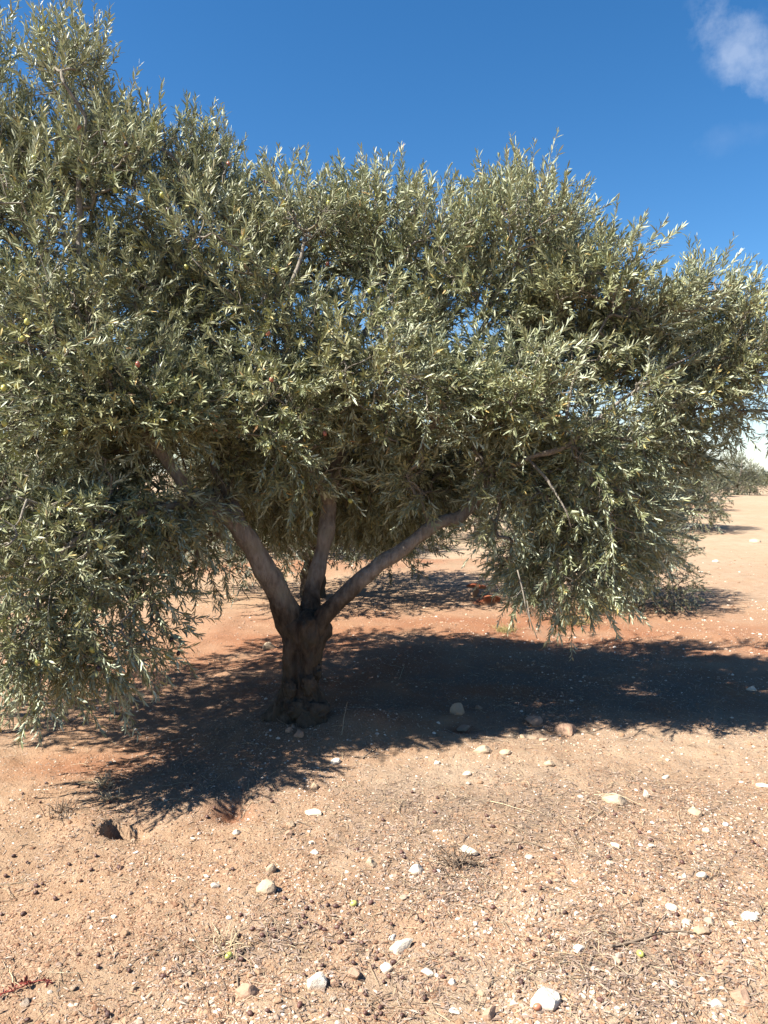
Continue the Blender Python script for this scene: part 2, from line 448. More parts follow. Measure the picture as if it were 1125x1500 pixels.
# ------------------------------------------------------------------ olive leaves
def build_leaves(Pb, D, L, curv, K, leaf_len, width, rs, pair_jit=0.35):
    """leaf mesh arrays for shoots: base Pb, direction D, length L, droop curv"""
    S = len(Pb)
    down = np.array([0, 0, -1.0])
    j = np.arange(K)
    t_ = (0.12 + 0.88 * (j + 0.5) / K)[None, :, None]
    pos = Pb[:, None] + D[:, None] * L[:, None, None] * t_ + down * (curv[:, None, None] * t_ ** 2 * L[:, None, None])
    tan = nrm(D[:, None] + down * (2 * curv[:, None, None] * t_))
    pos = np.repeat(pos.reshape(-1, 3), 2, 0); tan = np.repeat(tan.reshape(-1, 3), 2, 0)
    n = len(pos)
    tt = np.repeat(np.tile(t_.ravel(), S), 2)
    T, u, v = basis(tan)
    phi = np.repeat((rs.uniform(0, 6.28, S)[:, None] + j[None, :] * 1.57).ravel(), 2) + np.tile([0, np.pi], n // 2) + rs.normal(0, pair_jit, n)
    rad = np.cos(phi)[:, None] * u + np.sin(phi)[:, None] * v
    a = np.radians(rs.normal(50, 13, n) - 26 * tt)
    l = np.cos(a)[:, None] * T + np.sin(a)[:, None] * rad
    l = nrm(l + rs.normal(0, 0.12, (n, 3)) + np.array([0, 0, -0.06]))
    nor = T - l * (T * l).sum(1, keepdims=True); nor = nrm(nor)
    w = np.cross(nor, l)
    roll = rs.normal(0, 0.6, n)
    nor, w = np.cos(roll)[:, None] * nor + np.sin(roll)[:, None] * w, np.cos(roll)[:, None] * w - np.sin(roll)[:, None] * nor
    ln = leaf_len * np.clip(rs.normal(1.0, 0.22, n), .5, 1.45) * (1.0 - 0.35 * np.maximum(tt - 0.7, 0) / 0.3 * rs.uniform(0.3, 1, n))
    hw = ln * width * 0.5 * rs.uniform(0.8, 1.2, n)
    keep = rs.random(n) > 0.09
    pos, l, nor, w, ln, hw = (q[keep] for q in (pos, l, nor, w, ln, hw))
    n = len(pos)
    bend = rs.normal(0.05, 0.15, n)
    def pt(s, side, lift):
        return pos + l * (ln * s)[:, None] + w * (hw * side)[:, None] + nor * (ln * bend * (s * s) * -1.0 + hw * lift)[:, None]
    V = np.stack([pt(.0, 0, 0), pt(.38, .93, .30), pt(.38, 0, 0), pt(.38, -.93, .30), pt(.72, .72, .24), pt(.72, 0, 0), pt(.72, -.72, .24), pt(1., 0, 0)], 1).reshape(-1, 3)
    b = np.arange(n)[:, None] * 8
    tri = np.concatenate([b + np.array([[0, 1, 2]]), b + np.array([[0, 2, 3]]), b + np.array([[4, 7, 5]]), b + np.array([[5, 7, 6]])])
    quad = np.concatenate([b + np.array([[1, 4, 5, 2]]), b + np.array([[2, 5, 6, 3]])])
    tri = tri[:, ::-1]; quad = quad[:, ::-1]
    # (faces wound so that the front is the upper side)
    e1 = V[quad[0][1]] - V[quad[0][0]]; e2 = V[quad[0][2]] - V[quad[0][0]]
    if np.dot(np.cross(e1, e2), nor[0]) < 0: tri, quad = tri[:, ::-1], quad[:, ::-1]
    return V, tri, quad

def grow(skel, targets, bf):
    """join targets to the skeleton points with a short, balanced branching tree. skel: (pos, pathlen); returns node positions, parents"""
    sp, sl = skel
    n = len(targets)
    pos = np.concatenate([sp, targets]); ns = len(sp)
    par = np.full(n, -1); plen = np.zeros(n)
    d = np.linalg.norm(targets[:, None] - sp[None], axis=2)
    c = d + bf * sl[None]
    k = c.argmin(1); best = c[np.arange(n), k]; bp = k.copy(); bd = d[np.arange(n), k]
    done = np.zeros(n, bool)
    order = []
    for _ in range(n):
        i = int(np.where(done, 1e9, best).argmin())
        done[i] = True; par[i] = bp[i]; order.append(i)
        plen[i] = (sl[bp[i]] if bp[i] < ns else plen[bp[i] - ns]) + bd[i]
        dd = np.linalg.norm(targets - targets[i], axis=1)
        cc = dd + bf * plen[i]
        up = (cc < best) & ~done
        best[up] = cc[up]; bp[up] = ns + i; bd[up] = dd[up]
    cnt = np.ones(n)
    for i in reversed(order):
        if par[i] >= ns: cnt[par[i] - ns] += cnt[i]
    return pos, par, cnt, ns

def lobe_points(lobes, total, rs, gap=-0.35, gs=0.5, shell=0.62, shafts=None):
    """shoot bases spread through the crown's masses, with gaps between the clumps"""
    wts = np.array([l[3] * (l[1][0] * l[1][2] + l[1][0] * l[1][1] + l[1][1] * l[1][2]) for l in lobes])
    num = np.maximum(3, (total * wts / wts.sum()).astype(int))
    out, ups = [], []
    for (c, r, up, w), k in zip(lobes, num):
        need = k; tries = 0
        while need > 0 and tries < 40:
            tries += 1
            q = nrm(rs.normal(0, 1, (need * 2 + 8, 3))) * (rs.random((need * 2 + 8, 1)) ** (shell * 0.6))
            p = np.array(c) + q * np.array(r)
            ok = (vnoise(p, gs, 91) + 0.5 * vnoise(p, gs * 0.4, 92)) > gap
            ok &= p[:, 2] > 0.14
            if shafts is not None:
                a_, b_ = p @ shafts[0], p @ shafts[1]
                ok &= (noise2(a_, b_, .27, 97) + .35 * noise2(a_, b_, .13, 96) > -.50) | (p[:, 0] < -1.3)
            p = p[ok][:need]; q = q[ok][:need]
            out.append(p)
            ups.append(np.concatenate([np.full((len(p), 1), up), q], 1))
            need -= len(p)
    return np.concatenate(out), np.concatenate(ups)

def bezier_jitter(A, B, rs, amt):
    """one bent middle point for each edge"""
    d = np.linalg.norm(B - A, axis=1, keepdims=True)
    return (A + B) / 2 + rs.normal(0, 1, A.shape) * d * amt

def crown_meshes(prefix, skel, lobes, total, rs, K, shoot_len, leaf_len, width, leafmat, gap=-0.35, gs=0.5, bf=0.25, tiprad=0.0022, origin=np.zeros(3), sides=4, shafts=None):
    tg, info = lobe_points(lobes, total, rs, gap, gs, shafts=shafts)
    pos, par, cnt, ns = grow(skel, tg, bf)
    A = pos[par]; B = tg
    rb = np.minimum(tiprad * cnt ** 0.40, tiprad * 4.6)
    ra = np.where(par >= ns, np.minimum(tiprad * cnt[np.maximum(par - ns, 0)] ** 0.40, rb * 1.4), rb * 1.2)
    ra = np.minimum(ra, tiprad * 5.2)
    Mi = bezier_jitter(A, B, rs, 0.08)
    rm = (ra + rb) / 2
    tb = Tubes()
    tb.edges(A, Mi, ra, rm, sides); tb.edges(Mi, B, rm, rb, sides)
    edir = nrm(B - Mi)
    up = info[:, 0:1]; q = info[:, 1:4]
    out = nrm(q * np.array([1, 1, 0.6]))
    D = nrm(edir * 0.55 + out * 0.55 + np.array([0, 0, 1.0]) * up + rs.normal(0, 0.32, B.shape))
    L = shoot_len * rs.uniform(0.6, 1.35, len(B))
    curv = np.clip(0.12 - 0.18 * up[:, 0] + rs.normal(0, 0.08, len(B)), -0.1, 0.45)
    V, tri, quad = build_leaves(B, D, L, curv, K, leaf_len, width, rs)
    leaves = mesh_np(prefix + '_crown', V - origin, [tri, quad], leafmat)
    down = np.array([0, 0, -1.0])
    prev = B; pr = np.full(len(B), tiprad * 0.9)
    for k in (1, 2, 3):
        tk = k / 3
        nxt = B + D * (L * tk)[:, None] + down * (curv * tk * tk * L)[:, None]
        nr = np.full(len(B), tiprad * (0.9 - 0.6 * tk))
        tb.edges(prev, nxt, pr, nr, 3); prev, pr = nxt, nr
    for i in range(len(tb.v)): tb.v[i] = tb.v[i] - origin
    tips = B + D * (L * 0.45)[:, None] + down * (curv * 0.2 * L)[:, None]
    return leaves, tb, tips, V

# ------------------------------------------------------------------ THE OLIVE TREE
SUN_EL, TRAVEL = 48.0, np.array([1.0, 0.42])      # light travels to the right and a little away from the camera
tdir = np.array([*(TRAVEL / np.linalg.norm(TRAVEL) * math.cos(R(SUN_EL))), -math.sin(R(SUN_EL))])
TD = TRUNK[1]
tree = link('olive_tree', None, loc=TRUNK, label='large olive tree in full leaf with a short thick trunk forking into three limbs', cat='tree')

# trunk: fluted, knobbly, with a spread of old burrs at its foot
def make_trunk():
    fork = at(447, 905, TD) - TRUNK
    nr_, sd = 90, 110
    tt = np.linspace(-0.12, 1.06, nr_)
    ang = np.arange(sd) * 2 * np.pi / sd
    V = []
    for t_ in tt:
        c = np.array([fork[0] * t_ - 0.012 * math.sin(t_ * 5), 0.02 * math.sin(t_ * 4), fork[2] * t_])
        r = 0.110 + 0.045 * math.exp(-((t_ - 0.0) / 0.18) ** 2) + 0.04 * max(t_ - 0.72, 0) / 0.3
        r *= math.sqrt(max(1 - (max(t_ - 0.80, 0) / 0.27) ** 2, 0.02))
        flute = 0.10 * np.sin(ang * 5 + 2.0 * t_) + 0.05 * np.sin(ang * 9 - 3 * t_ + 1)
        rr = r * (1 + flute * 0.9) + 0.05 * math.exp(-((t_ + .02) / 0.2) ** 2) * np.maximum(np.sin(ang * 4 + .9) * .6 + np.sin(ang * 3 - 1.2) * .6, -.3)
        V.append(np.stack([c[0] + np.cos(ang) * rr, c[1] + np.sin(ang) * rr * 0.95, np.full(sd, c[2])], 1))
    V = np.array(V); q = V.reshape(-1, 3)
    cen = np.repeat(V.mean(1), sd, 0)
    o = nrm((q - cen) * np.array([1, 1, 0]))
    d = 0.020 * vnoise(q, 0.12, 61) + 0.026 * vnoise(q * np.array([1, 1, .16]), 0.034, 62) + 0.015 * vnoise(q * np.array([1, 1, .25]), 0.015, 63)
    q = q + o * d[:, None]
    q = np.concatenate([q, V[-1].mean(0)[None] + np.array([[0, 0, 0.02]])])
    i = np.arange(nr_ - 1)[:, None] * sd; k = np.arange(sd)[None]; k2 = (k + 1) % sd
    quads = np.stack([i + k, i + k2, i + sd + k2, i + sd + k], -1).reshape(-1, 4)
    kk = np.arange(sd); o_ = (nr_ - 1) * sd
    tri = np.stack([o_ + kk, o_ + (kk + 1) % sd, np.full(sd, nr_ * sd)], 1)
    return mesh_np('trunk', q, [quads, tri], M['trunk'])
trunk = link('trunk', make_trunk(), tree)

def ico(sub):
    me = bpy.data.meshes.new('tmp')
    import bmesh
    bm = bmesh.new(); bmesh.ops.create_icosphere(bm, subdivisions=sub, radius=1)
    v = np.array([x.co[:] for x in bm.verts]); f = np.array([[x.index for x in p.verts] for p in bm.faces])
    bm.free(); bpy.data.meshes.remove(me)
    return v, f
ICO1, ICO2, ICO3, ICO4 = ico(1), ico(2), ico(3), ico(4)

def burl_mesh(r, seed):
    v, f = ICO4
    p = v * np.array(r)
    d = 1 + 0.34 * vnoise(v, 0.6, seed) + 0.26 * vnoise(v, 0.3, seed + 1) + 0.16 * vnoise(v, 0.13, seed + 2)
    return mesh_np('burl', p * d[:, None], [f], M['trunk'])
for (px, py, dd, r, sd) in ((459, 1046, -0.085, (.085, .07, .075), 3), (416, 1034, -0.03, (.06, .06, .07), 9), (464, 985, -0.01, (.03, .05, .055), 14), (436, 1040, -0.12, (.06, .035, .05), 20), (425, 1010, -0.105, (.035, .025, .05), 26), (452, 1005, -0.105, (.04, .025, .06), 31)):
    link('burl', burl_mesh(r, sd), trunk, at(px, py, TD + dd) - TRUNK)

# the main limbs, each a tapering, slightly crooked bough
def limb_pts(pts, rads, step=0.03):
    return resample([at(px, py, TD + dd) for px, py, dd in pts], rads, step)
LIMBS = [
    # left limb and its two boughs
    ([(432, 930, .0), (415, 885, -.05), (388, 832, -.12), (362, 790, -.17), (343, 762, -.20), (300, 738, -.26), (255, 690, -.34), (205, 620, -.4), (150, 530, -.42), (120, 400, -.35), (115, 280, -.3), (125, 170, -.28)],
     [.085, .082, .072, .066, .062, .050, .043, .036, .030, .024, .017, .008]),
    ([(362, 790, -.17), (346, 750, -.10), (332, 715, .0), (305, 650, .1), (290, 560, .15), (300, 450, .1), (280, 340, .05), (265, 240, .0)],
     [.052, .050, .044, .036, .030, .024, .016, .008]),
    ([(300, 738, -.26), (240, 745, -.5), (170, 760, -.7), (100, 800, -.9), (60, 860, -1.0), (60, 930, -1.05)],
     [.026, .020, .016, .012, .009, .005]),
    # middle limb
    ([(450, 935, .0), (455, 890, .07), (464, 845, .12), (475, 790, .16), (482, 745, .2), (487, 712, .22), (497, 668, .3), (505, 610, .38), (520, 520, .42), (560, 440, .4), (600, 370, .4)],
     [.085, .068, .060, .056, .056, .050, .042, .036, .030, .020, .009]),
    ([(482, 735, .2), (470, 712, .15), (456, 685, .08), (446, 650, .0), (430, 580, -.1), (420, 490, -.12), (430, 410, -.05), (450, 340, .0)],
     [.044, .040, .036, .031, .027, .022, .015, .008]),
    # right limb
    ([(462, 935, .0), (472, 905, -.04), (498, 880, -.05), (530, 848, -.05), (562, 825, -.03), (590, 806, .0), (622, 778, .03), (648, 764, .05), (674, 757, .08), (690, 738, .1), (697, 715, .12), (702, 675, .12), (698, 600, .16), (690, 520, .2), (720, 450, .2), (755, 360, .2)],
     [.080, .066, .058, .054, .052, .050, .048, .043, .042, .038, .034, .030, .026, .022, .016, .008]),
    ([(692, 748, .1), (730, 700, -.05), (775, 672, -.2), (826, 655, -.28), (880, 610, -.25), (950, 560, -.15), (1030, 510, -.1)],
     [.022, .021, .021, .018, .013, .009, .005]),
    ([(775, 672, -.2), (800, 700, -.38), (822, 740, -.45), (836, 775, -.45)],
     [.012, .009, .006, .003]),
    ([(826, 655, -.28), (840, 560, -.2), (870, 500, -.1), (900, 450, .0)], [.013, .010, .008, .005]),
]
BARE = [([(758, 835, -.34), (765, 862, -.38), (772, 895, -.42), (787, 936, -.42)], [.004, .004, .0035, .002]), ([(772, 880, -.41), (776, 905, -.46), (781, 925, -.45)], [.0025, .002, .0012]), ([(766, 862, -.40), (757, 872, -.44), (748, 876, -.46)], [.0025, .002, .0012])]
skel_p, skel_l = [], []
for pts, rads in LIMBS:
    q, r = limb_pts(pts, rads)
    tb = Tubes()
    q2 = q + np.stack([vnoise(q, 0.16, 71), vnoise(q, 0.16, 72), vnoise(q, 0.16, 73)], 1) * 0.012
    tb.path(q2 - TRUNK, r * .84 * (1 + 0.13 * vnoise(q, 0.11, 74)), 28, 0.30, 75)
    link('limb', tb.mesh('limb', M['limb']), tree)
    cum = np.concatenate([[0], np.cumsum(np.linalg.norm(np.diff(q, axis=0), axis=1))])
    z0 = np.linalg.norm(q[0] - TRUNK)
    use = r < 0.05
    skel_p.append(q2[use]); skel_l.append((z0 + cum)[use])
for pts, rads in BARE:
    q, r = limb_pts(pts, rads)
    tb = Tubes(); tb.path(q - TRUNK, r, 6, .2, 77)
    link('bare_twig', tb.mesh('bare_twig', M['twig']), tree)
skel = (np.concatenate(skel_p), np.concatenate(skel_l))

def L(px, py, d, rx, ry, rd, up, w=1.0):
    s = d / F
    return (at(px, py, d), (rx * s, rd, ry * s), up, w)
LOBES = [
    L(122, 190, 4.62, 55, 125, .48, 1.2), L(-10, 200, 4.55, 45, 150, .5, 1.2), L(60, 260, 4.6, 120, 70, .55, .8), L(215, 290, 4.75, 95, 95, .70, .8), L(50, 420, 4.45, 180, 160, .85, .5),
    L(30, 660, 4.25, 190, 170, .75, .15), L(45, 850, 3.65, 130, 140, .50, -.05, 1.3), L(160, 915, 3.75, 85, 80, .40, -.2, 1.1), L(65, 950, 3.5, 90, 65, .3, -.12, 1.1), L(340, 430, 4.85, 150, 130, .95, .5),
    L(445, 365, 5.05, 100, 75, .8, .8), L(300, 300, 4.9, 50, 90, .5, .9), L(480, 520, 4.85, 190, 120, .8, .2, .75), L(610, 390, 5.15, 100, 80, .8, .8), L(755, 370, 5.05, 95, 85, .8, .9),
    L(860, 455, 4.95, 110, 85, .8, .6), L(985, 500, 4.85, 110, 90, .65, .5, 1.1), L(560, 345, 5.1, 80, 65, .55, .8), L(930, 560, 4.6, 80, 70, .4, .3, .9), L(830, 590, 4.80, 150, 110, .7, .35, .7), L(865, 730, 4.55, 105, 95, .50, -.1, 1.3),
    L(835, 835, 4.50, 85, 65, .32, -.2, 1.3), L(925, 785, 4.6, 45, 50, .25, -.1, .9), L(330, 640, 4.60, 150, 95, .75, .0), L(620, 630, 5.05, 150, 95, .7, .1, .75), L(620, 705, 5.2, 90, 50, .5, -.2, .7),
    L(930, 650, 4.75, 65, 55, .45, .1), L(1085, 525, 4.85, 60, 60, .5, .4, 1.0), L(1120, 595, 4.85, 40, 25, .3, .0, .5),
    L(480, 540, 5.7, 260, 130, .6, .3, .22), L(400, 700, 5.4, 95, 65, .4, -.2, 1.9), L(570, 715, 5.4, 115, 55, .4, -.25, 1.9), L(865, 440, 4.5, 75, 55, .3, .6, .8), L(850, 600, 4.3, 110, 90, .3, .25, .9), L(760, 560, 4.25, 90, 80, .3, .3, .9), L(210, 590, 4.0, 90, 80, .35, .2), L(640, 690, 4.5, 60, 50, .3, -.1, .7), L(150, 560, 5.6, 200, 220, .8, .3, .45),
    L(700, 470, 4.7, 95, 70, .4, .4, 1.1), L(830, 500, 4.6, 85, 75, .35, .4, 1.0), L(960, 470, 4.6, 70, 60, .35, .5, .9), L(1060, 505, 4.7, 60, 55, .35, .5, .9), L(230, 430, 4.4, 90, 80, .4, .4, .8), L(450, 690, 4.45, 60, 45, .25, -.1, .8), L(250, 720, 4.05, 60, 35, .25, -.2, .9),
    L(1020, 590, 4.8, 60, 50, .35, .15, 1.0), L(985, 655, 4.75, 40, 45, .3, .0, 1.0), L(690, 690, 4.4, 65, 55, .25, -.1, .9), L(740, 740, 4.5, 45, 55, .25, -.2, .9),
    L(235, 665, 3.95, 90, 65, .3, .0, 1.3), L(150, 620, 3.95, 70, 60, .3, .1, 1.0),
    L(400, 745, 6.1, 95, 38, .4, -.2, 2.2), L(565, 755, 6.0, 110, 32, .4, -.2, 2.0), L(190, 740, 4.0, 95, 55, .3, -.1, 1.2),
    L(230, 650, 4.15, 120, 85, .45, .05), L(390, 600, 4.3, 100, 85, .45, .1), L(560, 560, 4.4, 130, 100, .5, .2), L(700, 610, 4.45, 100, 90, .45, .1), L(110, 540, 4.0, 130, 130, .5, .2), L(270, 725, 4.25, 65, 30, .3, -.2), L(180, 730, 4.1, 110, 70, .4, -.1), L(790, 690, 4.45, 70, 70, .4, -.1), L(570, 700, 5.3, 130, 60, .4, -.2),
    L(-170, 600, 4.5, 140, 280, .9, .3, .8), L(-150, 290, 4.6, 100, 160, .8, .6, .7), L(1190, 570, 4.85, 50, 50, .5, .3, .5),
    L(305, 800, 4.55, 40, 60, .2, -.3, .6), L(760, 790, 4.75, 35, 60, .25, -.3, .8), L(170, 800, 4.2, 110, 90, .5, -.2, .9),
]
rs = np.random.default_rng(11)
leaves, tb, tips, _ = crown_meshes('olive', skel, LOBES, 19500, rs, 16, 0.20, 0.0475, 0.19, M['leaf'], gap=-0.24, gs=0.38, bf=0.22, tiprad=0.0021, origin=TRUNK, shafts=(nrm(np.cross(tdir, [0, 0, 1.0])), nrm(np.cross(tdir, np.cross(tdir, [0, 0, 1.0])))))
crown = link('crown', leaves, tree)
link('branchwork', tb.mesh('branchwork', M['twig']), tree)

# olives hanging in the crown
def olive_mesh(mat, r=(.0105, .0105, .0135), seed=0, wr=0.0):
    v, f = ICO3 if wr else ICO2
    p = v * np.array(r)
    if wr: p = p * (1 + wr * vnoise(v, 0.35, seed) + wr * .6 * vnoise(v, 0.18, seed + 1))[:, None]
    return mesh_np('olive', p, [f], mat)
cell = np.floor(tips[:, [0, 2]] / 0.22).astype(int)
key = cell[:, 0] * 1000 + cell[:, 1]
rank = np.zeros(len(tips))
for kk in np.unique(key):
    m_ = np.where(key == kk)[0]
    rank[m_[np.argsort(tips[m_, 1])]] = np.arange(len(m_))
cand = tips[(rank < 3) & (tips[:, 2] > .4) & (np.abs(tips[:, 0] + .1) < 2.6)]
cand = cand[np.argsort(rs.random(len(cand)) + .25 * (cand[:, 0] > 0))][:99]
OM = [olive_mesh(M['olive_green'], (.0125, .0125, .0165)), olive_mesh(M['olive_red'], (.0118, .0118, .0155)), olive_mesh(M['olive_dark'], (.011, .011, .014))]
for i, p in enumerate(cand):
    k = 0 if i % 20 < 14 else (1 if i % 20 < 17 else 2)
    o = link('olive', OM[k], crown, p - TRUNK + np.array([0, -.01, -.025]))
    o.rotation_euler = (rs.normal(0, .3), rs.normal(0, .3), 0)

# ------------------------------------------------------------------ the orchard behind
def bg_tree_proto(seed, lobes, nshoot, K, leaf_len, trunk_h=0.5, shoot=0.28):
    r = np.random.default_rng(seed)
    root = link('olive_tree', None)
    tb = Tubes()
    P0 = np.array([[0, 0, -.15], [.02, 0, .2], [.0, .02, trunk_h * .7], [.03, 0, trunk_h]])
    q, rr = resample(P0, [.21, .16, .14, .13], .06)
    tb.path(q, rr, 14, .3, seed)
    link('trunk', tb.mesh('trunk', M['trunk']), root)
    sp, sl = [], []
    for a in r.uniform(0, 1, 1) + np.array([0.2, 2.3, 4.3]):
        dx, dy = math.cos(a), math.sin(a)
        q, rr = resample([[0, 0, trunk_h * .85], [dx * .3, dy * .3, trunk_h + .3], [dx * .7, dy * .7, trunk_h + .7], [dx * 1.0, dy * 1.0, trunk_h + 1.2], [dx * 1.1, dy * 1.1, trunk_h + 1.8]], [.09, .07, .055, .035, .012], .1)
        tb = Tubes(); tb.path(q, rr, 10, .2, seed + 3)
        link('limb', tb.mesh('limb', M['limb']), root)
        sp.append(q); sl.append(np.linalg.norm(q, axis=1))
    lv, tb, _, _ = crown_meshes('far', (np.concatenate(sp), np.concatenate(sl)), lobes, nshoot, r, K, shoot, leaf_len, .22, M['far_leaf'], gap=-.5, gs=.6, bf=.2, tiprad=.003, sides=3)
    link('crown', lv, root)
    link('branchwork', tb.mesh('branchwork', M['twig']), root)
    return root
lobesA = [((0, 0, 1.9), (1.5, 1.5, .9), .5, 1), ((-1.2, .3, 1.5), (.9, .9, .8), .2, 1), ((1.2, -.2, 1.6), (.9, .9, .9), .2, 1), ((.3, -1.2, 1.3), (.9, .8, .8), .1, 1), ((.1, 1.2, 1.6), (.9, .8, .9), .2, .8),
          ((-.5, -.5, 2.6), (.7, .7, .6), .9, .8), ((.6, .3, 2.7), (.7, .7, .6), .9, .8), ((-1.5, -.7, .9), (.6, .6, .6), -.1, .8), ((1.5, .6, .9), (.6, .6, .6), -.1, .8), ((.8, -1.3, .75), (.6, .5, .5), -.2, .8), ((-.4, 1.4, .8), (.7, .5, .5), -.2, .8)]
lobesB = [((0, 0, 1.8), (1.3, 1.4, 1.0), .5, 1), ((-1.0, -.6, 1.3), (.8, .8, .9), .2, 1), ((1.1, .3, 1.4), (.8, .9, .8), .2, 1), ((-.2, 1.1, 1.5), (.9, .8, .8), .2, .8), ((.4, -1.1, 1.2), (.8, .8, .8), .1, 1),
          ((.2, .1, 2.7), (.8, .8, .6), .9, .8), ((-1.3, .6, .8), (.6, .6, .6), -.2, .8), ((1.2, -.8, .8), (.6, .6, .6), -.2, .8), ((.1, -1.3, .6), (.7, .4, .45), -.2, .8)]
lobesA, lobesB = ([((c[0], c[1], c[2] - .3), r_, u_, w_) for c, r_, u_, w_ in q_] for q_ in (lobesA, lobesB))
protoC = bg_tree_proto(303, [((c[0], c[1], c[2] - .02), r_, u_, w_) for c, r_, u_, w_ in lobesA[:7]], 2200, 14, .062, .75)
protoA = bg_tree_proto(101, lobesA, 2800, 14, .062)
protoB = bg_tree_proto(202, lobesB, 1500, 12, .085)
def copy_tree(root):
    r = root.copy(); COL.objects.link(r)
    for ch in list(root.children):
        c = ch.copy(); COL.objects.link(c); c.parent = r
    return r
BG = [  # prototype, x, distance, scale, turn, label
    ('A', 2.35, 8.9, .60, .4, 'olive tree standing close behind the low right boughs of the big tree'),
    ('C', -0.86, 9.3, .92, 4.4, 'olive tree right behind the middle limb, its shade reaching the red clay stones'),
    ('A', -2.0, 14.3, 1.05, 2.1, 'dark olive tree on the red bank, seen between the left and middle limbs'),
    ('B', 2.2, 17.5, 1.05, 1.0, 'olive tree two rows back, seen above the bend of the right limb'),
    ('A', -7.2, 12.5, 1.1, 3.0, 'olive tree hidden behind the low left boughs of the big tree'),
    ('B', -3.6, 21.0, 1.1, 5.0, 'olive tree farther back behind the tree on the red bank'),
    ('B', 6.9, 20.0, 1.0, 2.6, 'olive tree behind the low right boughs, foremost of the row at the clearing'),
    ('B', 10.2, 29.0, 1.0, 4.0, 'olive tree at the clearing edge casting the nearer of two dark shadow bars'),
    ('B', 12.6, 35.0, 1.05, .9, 'olive tree at the clearing edge casting the farther of two dark shadow bars'),
    ('B', 18.6, 46.0, .95, 3.3, 'olive tree near the far end of the row beside the last round tree'),
    ('B', 23.3, 51.0, .98, 1.9, 'small round olive tree standing last in the row, against the pale sky'),
    ('B', 3.0, 31.0, 1.1, 3.9, 'olive tree in the third row, glimpsed right of the middle limb'),
    ('B', -11.0, 27.0, 1.1, .2, 'olive tree far back on the left, glimpsed through the big crown'),
]
used = set()
for k, x, d, s, a, lab in BG:
    pr = {'A': protoA, 'B': protoB, 'C': protoC}[k]
    o = copy_tree(pr) if k in used else pr
    used.add(k)
    o.location = (x, d, H1(x, d)); o.scale = (s, s, s); o.rotation_euler = (0, 0, a)
    o['label'] = lab; o['category'] = 'tree'; o['group'] = 'olive trees of the orchard behind'

# scrub strip on the far right of the horizon
def scrub():
    r = np.random.default_rng(5)
    n = 9000
    x = r.uniform(20, 110, n); y = r.uniform(80, 105, n)
    hgt = 0.5 + 0.9 * np.clip(noise2(x, y, 6.0, 77) + .4, 0, 1)
    z = height(x, y) + r.random(n) * hgt
    V, tri, quad = build_leaves(np.stack([x, y, z], 1), nrm(r.normal(0, 1, (n, 3)) + np.array([0, 0, .6])), np.full(n, .35), np.zeros(n), 2, .5, .45, r)
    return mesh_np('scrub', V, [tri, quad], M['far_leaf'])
link('undergrowth', scrub(), kind='stuff', label='low pale green scrub along the far edge of the clearing')

# ------------------------------------------------------------------ stones
def rock_mesh(mat, seed, angular):
    r = np.random.default_rng(seed)
    v, f = ICO3
    p = v.copy()
    for _ in range(11 if angular else 8):
        n_ = nrm(r.normal(0, 1, (1, 3)))[0]
        cut = r.uniform(.38, .72) if angular else r.uniform(.5, .82)
        h_ = p @ n_
        p = p - np.outer(np.maximum(h_ - cut, 0), n_) * (.97 if angular else .94)
    p = p * (1 + .10 * vnoise(v, .7, seed + 5) + .04 * vnoise(v, .28, seed + 6) + .022 * vnoise(v, .13, seed + 7))[:, None]; p = p / np.abs(p).max(0)
    return mesh_np('rock', p, [f], mat, smooth=False)
ROCKS = {}
def rock(kind, i, angular):
    key = (kind, i, angular)
    if key not in ROCKS: ROCKS[key] = rock_mesh(M[kind + '_stone'] if kind != 'pebble' else M['pebble'], 300 + i * 17 + (7 if angular else 0), angular)
    return ROCKS[key]
